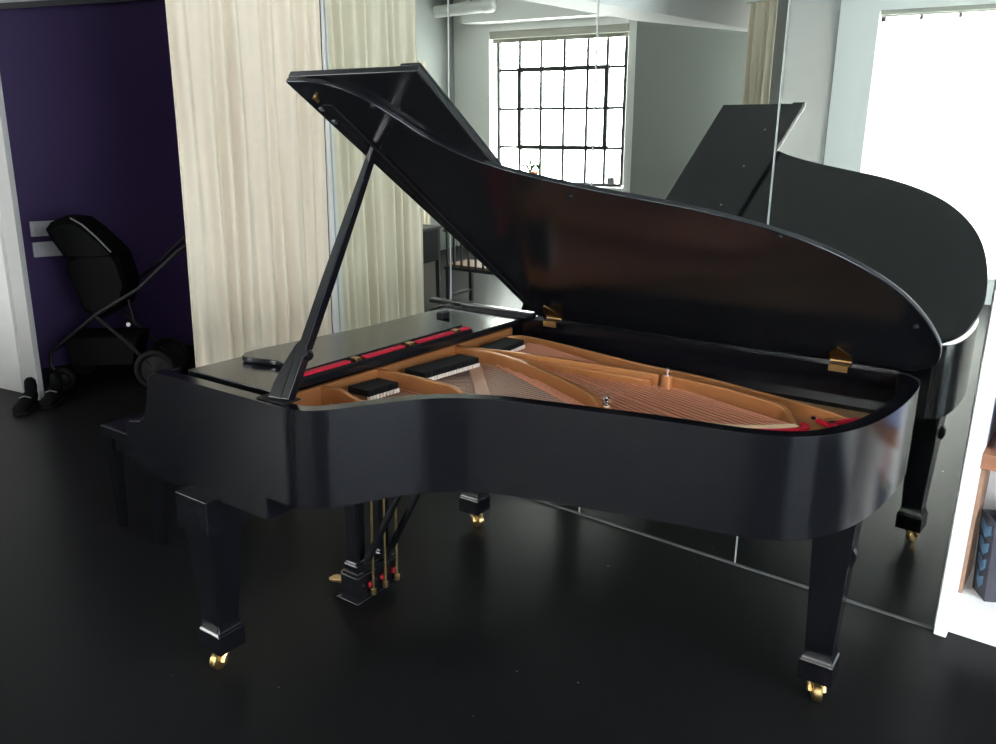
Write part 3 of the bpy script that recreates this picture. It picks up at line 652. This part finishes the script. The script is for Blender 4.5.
# pair of black shoes on the floor by the jamb
def shoe_mb():
    st = [(-.13, .030, .075), (-.11, .040, .115), (-.07, .042, .105), (-.03, .040, .088), (.02, .043, .072), (.07, .048, .060), (.11, .044, .050), (.135, .026, .036)]
    rings = []
    for x, w, h in st: rings.append([(x, w*math.cos(a), .012 + (h-.012)*(.5+.5*math.sin(a))) for a in [2*PI*k/14 for k in range(14)]])
    return MB().loft(rings)
def sole_mb():
    pts = [(-.135, 0), (-.12, .036), (-.05, .040), (.05, .046), (.11, .042), (.14, 0), (.11, -.042), (.05, -.046), (-.05, -.040), (-.12, -.036)]
    return MB().prism([(x, y, 0) for x, y in pts], [(x, y, .018) for x, y in pts])
sh0 = empty('shoe', (-5.375, -.935, 0), -.75)
shoe_mb().build('upper', CLOTHBLK, sh0, smooth=True); sole_mb().build('sole', RUBBER, sh0, bevel=.004)
MB().tube([(-.10, 0, .07), (-.112, 0, .12), (-.108, 0, .155), (-.104, 0, .172), (-.102, 0, .178)], [.036, .038, .034, .022, .006], 14).build('heel_tab', CLOTHBLK, sh0, smooth=True)
MB().tube([(.00, -.035, .075), (.005, 0, .088), (.00, .035, .075)], .004, 8).build('strap', PIPING, sh0, smooth=True)
tag(sh0, 'nearer black shoe of a pair on the floor by the pale jamb', 'shoe', 'pair of black shoes')
sh1 = copy_tree(sh0); sh1.location = (-5.375, -.775, 0); sh1['label'] = 'farther black shoe of a pair by the pale jamb, next to the stroller'

# ------------------------------------------------------------------ things seen only in the mirror
# slatted bench
bn = empty('slatted_bench', (-4.72, -3.30, 0), -.05)
for k in range(7): MB().box(-.62, .62, -.17+k*.05, -.13+k*.05, .405, .425).build('slat', WOOD, bn)
for sy in (-.19, .19): MB().box(-.64, .64, sy-.012, sy+.012, .375, .405).build('rail', IRON, bn)
for sx in (-.60, .60):
    for sy in (-.19, .19): MB().box(sx-.018, sx+.018, sy-.018, sy+.018, 0, .405).build('leg', IRON, bn)
    MB().box(sx-.012, sx+.012, -.19, .19, .10, .125).build('stretcher', IRON, bn)
MB().box(-.64, .64, .178, .202, .74, .77).build('back_rail', IRON, bn)
for k in range(15): MB().box(-.605+k*.0864-.009, -.605+k*.0864+.009, .182, .198, .40, .745).build('spindle', IRON, bn)
tag(bn, 'dark metal bench with pale wooden slats, reflected in mirror under the raised lid', 'bench')
# dark table
tb = empty('side_table', (-6.0, -2.92, 0), -.16)
MB().box(-.42, .42, -.42, .42, .725, .75).build('table_top', mat('dark_laminate', (.03, .031, .032), .45, spec=.3), tb, bevel=.004)
for sx in (-.38, .38):
    for sy in (-.38, .38): MB().box(sx-.02, sx+.02, sy-.02, sy+.02, 0, .726).build('leg', IRON, tb)
MB().box(-.40, .40, -.40, .40, .40, .724).build('drawer_case', BLACK, tb)
tag(tb, 'dark square table reflected at left end of mirror beside the curtain', 'table')
cb = MB(); cpts = [(-5.52, -2.75, .70), (-5.50, -2.68, .45), (-5.46, -2.66, .28), (-5.50, -2.68, .12), (-5.54, -2.72, .012), (-5.52, -2.40, .012)]
cbo = cb.tube([tuple(p) for p in smooth_path(cpts, 6)], .007, 8).build('power_cord', RUBBER, smooth=True)
tag(cbo, 'black cord hanging from the dark table to floor, reflected in the mirror', 'cord')
# flower vase on the window sill
fv = empty('flower_vase', A(-.60, .0, SILL)); fv.scale = (1, 1, .70)
MB().lathe((0, 0, 0), [(.034, 0), (.038, .01), (.034, .12), (.024, .18), (.028, .20)], seg=20).build('vase', GLASSG, fv, smooth=True)
def leaf(pts, w):
    rings = []
    for i, p in enumerate(pts):
        f = i/(len(pts)-1); ww = w*math.sin(PI*min(max(f, .06), .97)); rings.append([(p[0]-ww, p[1], p[2]), (p[0], p[1]-.003, p[2]+.004), (p[0]+ww, p[1], p[2]), (p[0], p[1]+.003, p[2]-.004)])
    return MB().loft(rings)
for k, sd_ in enumerate((-1, 1, 1)):
    leaf([tuple(p) for p in smooth_path([(0, .01*k, .18), (sd_*.04, .01, .34), (sd_*(.09+.02*k), .02, .40), (sd_*(.13+.02*k), .02, .26)], 4)], .028).build('leaf', LEAF, fv, smooth=True)
MB().tube([(0, 0, .17), (.01, 0, .34), (-.01, 0, .52)], .014, 8).build('stem', LEAF, fv, smooth=True)
for k in range(6):
    a = 2*PI*k/6
    MB().lathe((.06+.038*math.cos(a), .038*math.sin(a), .235), [(.006, -.03), (.028, -.012), (.034, .004), (.020, .024), (.003, .030)], (math.cos(a), math.sin(a), .6), 10).build('petal', PETAL, fv, smooth=True)
tag(fv, 'small vase with orange flower and green leaves on the reflected window sill', 'vase')
# pipe under the ceiling
pp = empty('duct_pipe', (-7.5, -6.0, 3.25))
p0 = Vector(A(-2.40, .55, 3.14)); p1 = Vector(A(-.98, .42, 3.21))
def rel(p): return Vector(p) - Vector(pp.location)
MB().tube([rel(p0), rel(p1)], .075, 20).build('pipe', PVC, pp, smooth=True)
dd = (p1-p0).normalized(); MB().lathe(rel(p1)-dd*.10, [(.078, 0), (.086, .01), (.086, .12), (.070, .15), (.02, .17)], dd, 20).build('end_cap', PVC, pp, smooth=True)
for f in (.2, .8): q = rel(p0+(p1-p0)*f); MB().tube([q, (q.x, q.y, CZ-pp.location.z)], .008, 8).build('hanger', IRON, pp)
tag(pp, 'white capped pipe under the ceiling, reflected at top left of mirror', 'pipe')

# ------------------------------------------------------------------ white shelf unit at the right
su = empty('shelf_unit', (-.317, 0, 0))
MB().box(0, .040, -.030, .40, 0, 2.1).build('side_panel', WHITE, su, bevel=.002)
MB().box(.95, .99, -.030, .40, 0, 2.1).build('side_panel', WHITE, su, bevel=.002)
MB().box(.040, .95, .020, .40, 0, .125).build('plinth_board', WHITE, su, bevel=.002)
MB().box(.040, .95, .385, .40, .125, 2.1).build('back_board', WHITE, su)
MB().box(.040, .95, .06, .385, .620, .675).build('shelf_board', ORANGEW, su, bevel=.002)['label'] = 'orange-brown wooden shelf board'
MB().box(.040, .95, .0, .385, 1.30, 1.33).build('shelf_board', WHITE, su, bevel=.002)
tag(su, 'white open shelf unit standing at the right end of the mirror', 'shelf')
cbx = MB().prism([(-.2765, .095, .1251), (-.2645, .095, .1251), (-.2645, .30, .1251), (-.2765, .30, .1251)], [(-.2765, .11, .60), (-.2645, .11, .60), (-.2645, .31, .60), (-.2765, .31, .60)]).build('cardboard_sheet', CARD)
tag(cbx, 'brown cardboard sheet leaning inside the white shelf behind its left side panel', 'cardboard')
bi = empty('storage_bin', (-.108, .190, .1251), math.radians(-60))
bw = MB(); hx, hy, tp_ = .050, .125, 1.12
def br(k, z, d=0): return [(-hx*k+d, -hy*k+d, z), (hx*k-d, -hy*k+d, z), (hx*k-d, hy*k-d, z), (-hx*k+d, hy*k-d, z)]
bw.loft([br(1, 0), br(tp_, .31), br(tp_, .31, .005), br(1, .01, .005)]); bw.build('bin_body', BINBLK, bi)
for k in range(4):
    z = .060 + k*.066; hw = .026 + .005*k
    def fy(zz): return -hy*(1 + (tp_-1)*zz/.31) - .003
    q = [(-hw, z-.004), (0, z-.034), (hw, z-.004), (hw*.95, z+.028), (0, z+.010), (-hw*.95, z+.028)]
    MB().prism([(xx, fy(zz), zz) for xx, zz in q], [(xx, fy(zz)+.004, zz) for xx, zz in q]).build('chevron', CHEV, bi)['label'] = 'blue chevron mark on the bin'
tag(bi, 'dark storage bin with blue chevrons at the bottom of the white shelf', 'bin')
def roll(name, m, x, y, tilt, l, r, z, label):
    o = MB().tube([(0, 0, 0), (tilt[0]*l, tilt[1]*l, l)], [r, r*.9], 14).build(name, m, smooth=True); o.location = (x, y, z); tag(o, label, 'paper roll', 'paper rolls in the bin'); return o
roll('paper_roll', PAPERG, -.140, .165, (-.05, -.05), .41, .018, .137, 'green paper roll sticking out of the dark bin, leftmost')
roll('paper_roll', PAPERC, -.105, .195, (-.02, .03), .44, .022, .137, 'cream paper roll sticking out of the dark bin behind the green one')
roll('paper_roll', PINK, -.060, .218, (.02, .02), .46, .016, .137, 'pink paper roll sticking out of the dark bin')
bb = empty('fabric_box', (-.10, .23, .6755))
MB().box(-.15, .15, -.11, .11, 0, .30).build('box_body', BLUEBOX, bb, bevel=.012); MB().box(-.155, .155, -.115, .115, .27, .31).build('box_lid', BLUEBOX, bb, bevel=.01)
tag(bb, 'blue-grey fabric box on the orange-brown board of the white shelf', 'box')

# ------------------------------------------------------------------ look
vs = scn.view_settings; vs.view_transform = 'Standard'; vs.look = 'None'; vs.gamma = 1; vs.use_curve_mapping = False; vs.exposure = 0.38
cy = scn.cycles
cy.max_bounces = 10; cy.diffuse_bounces = 5; cy.glossy_bounces = 6; cy.transparent_max_bounces = 12
cy.sample_clamp_indirect = 8
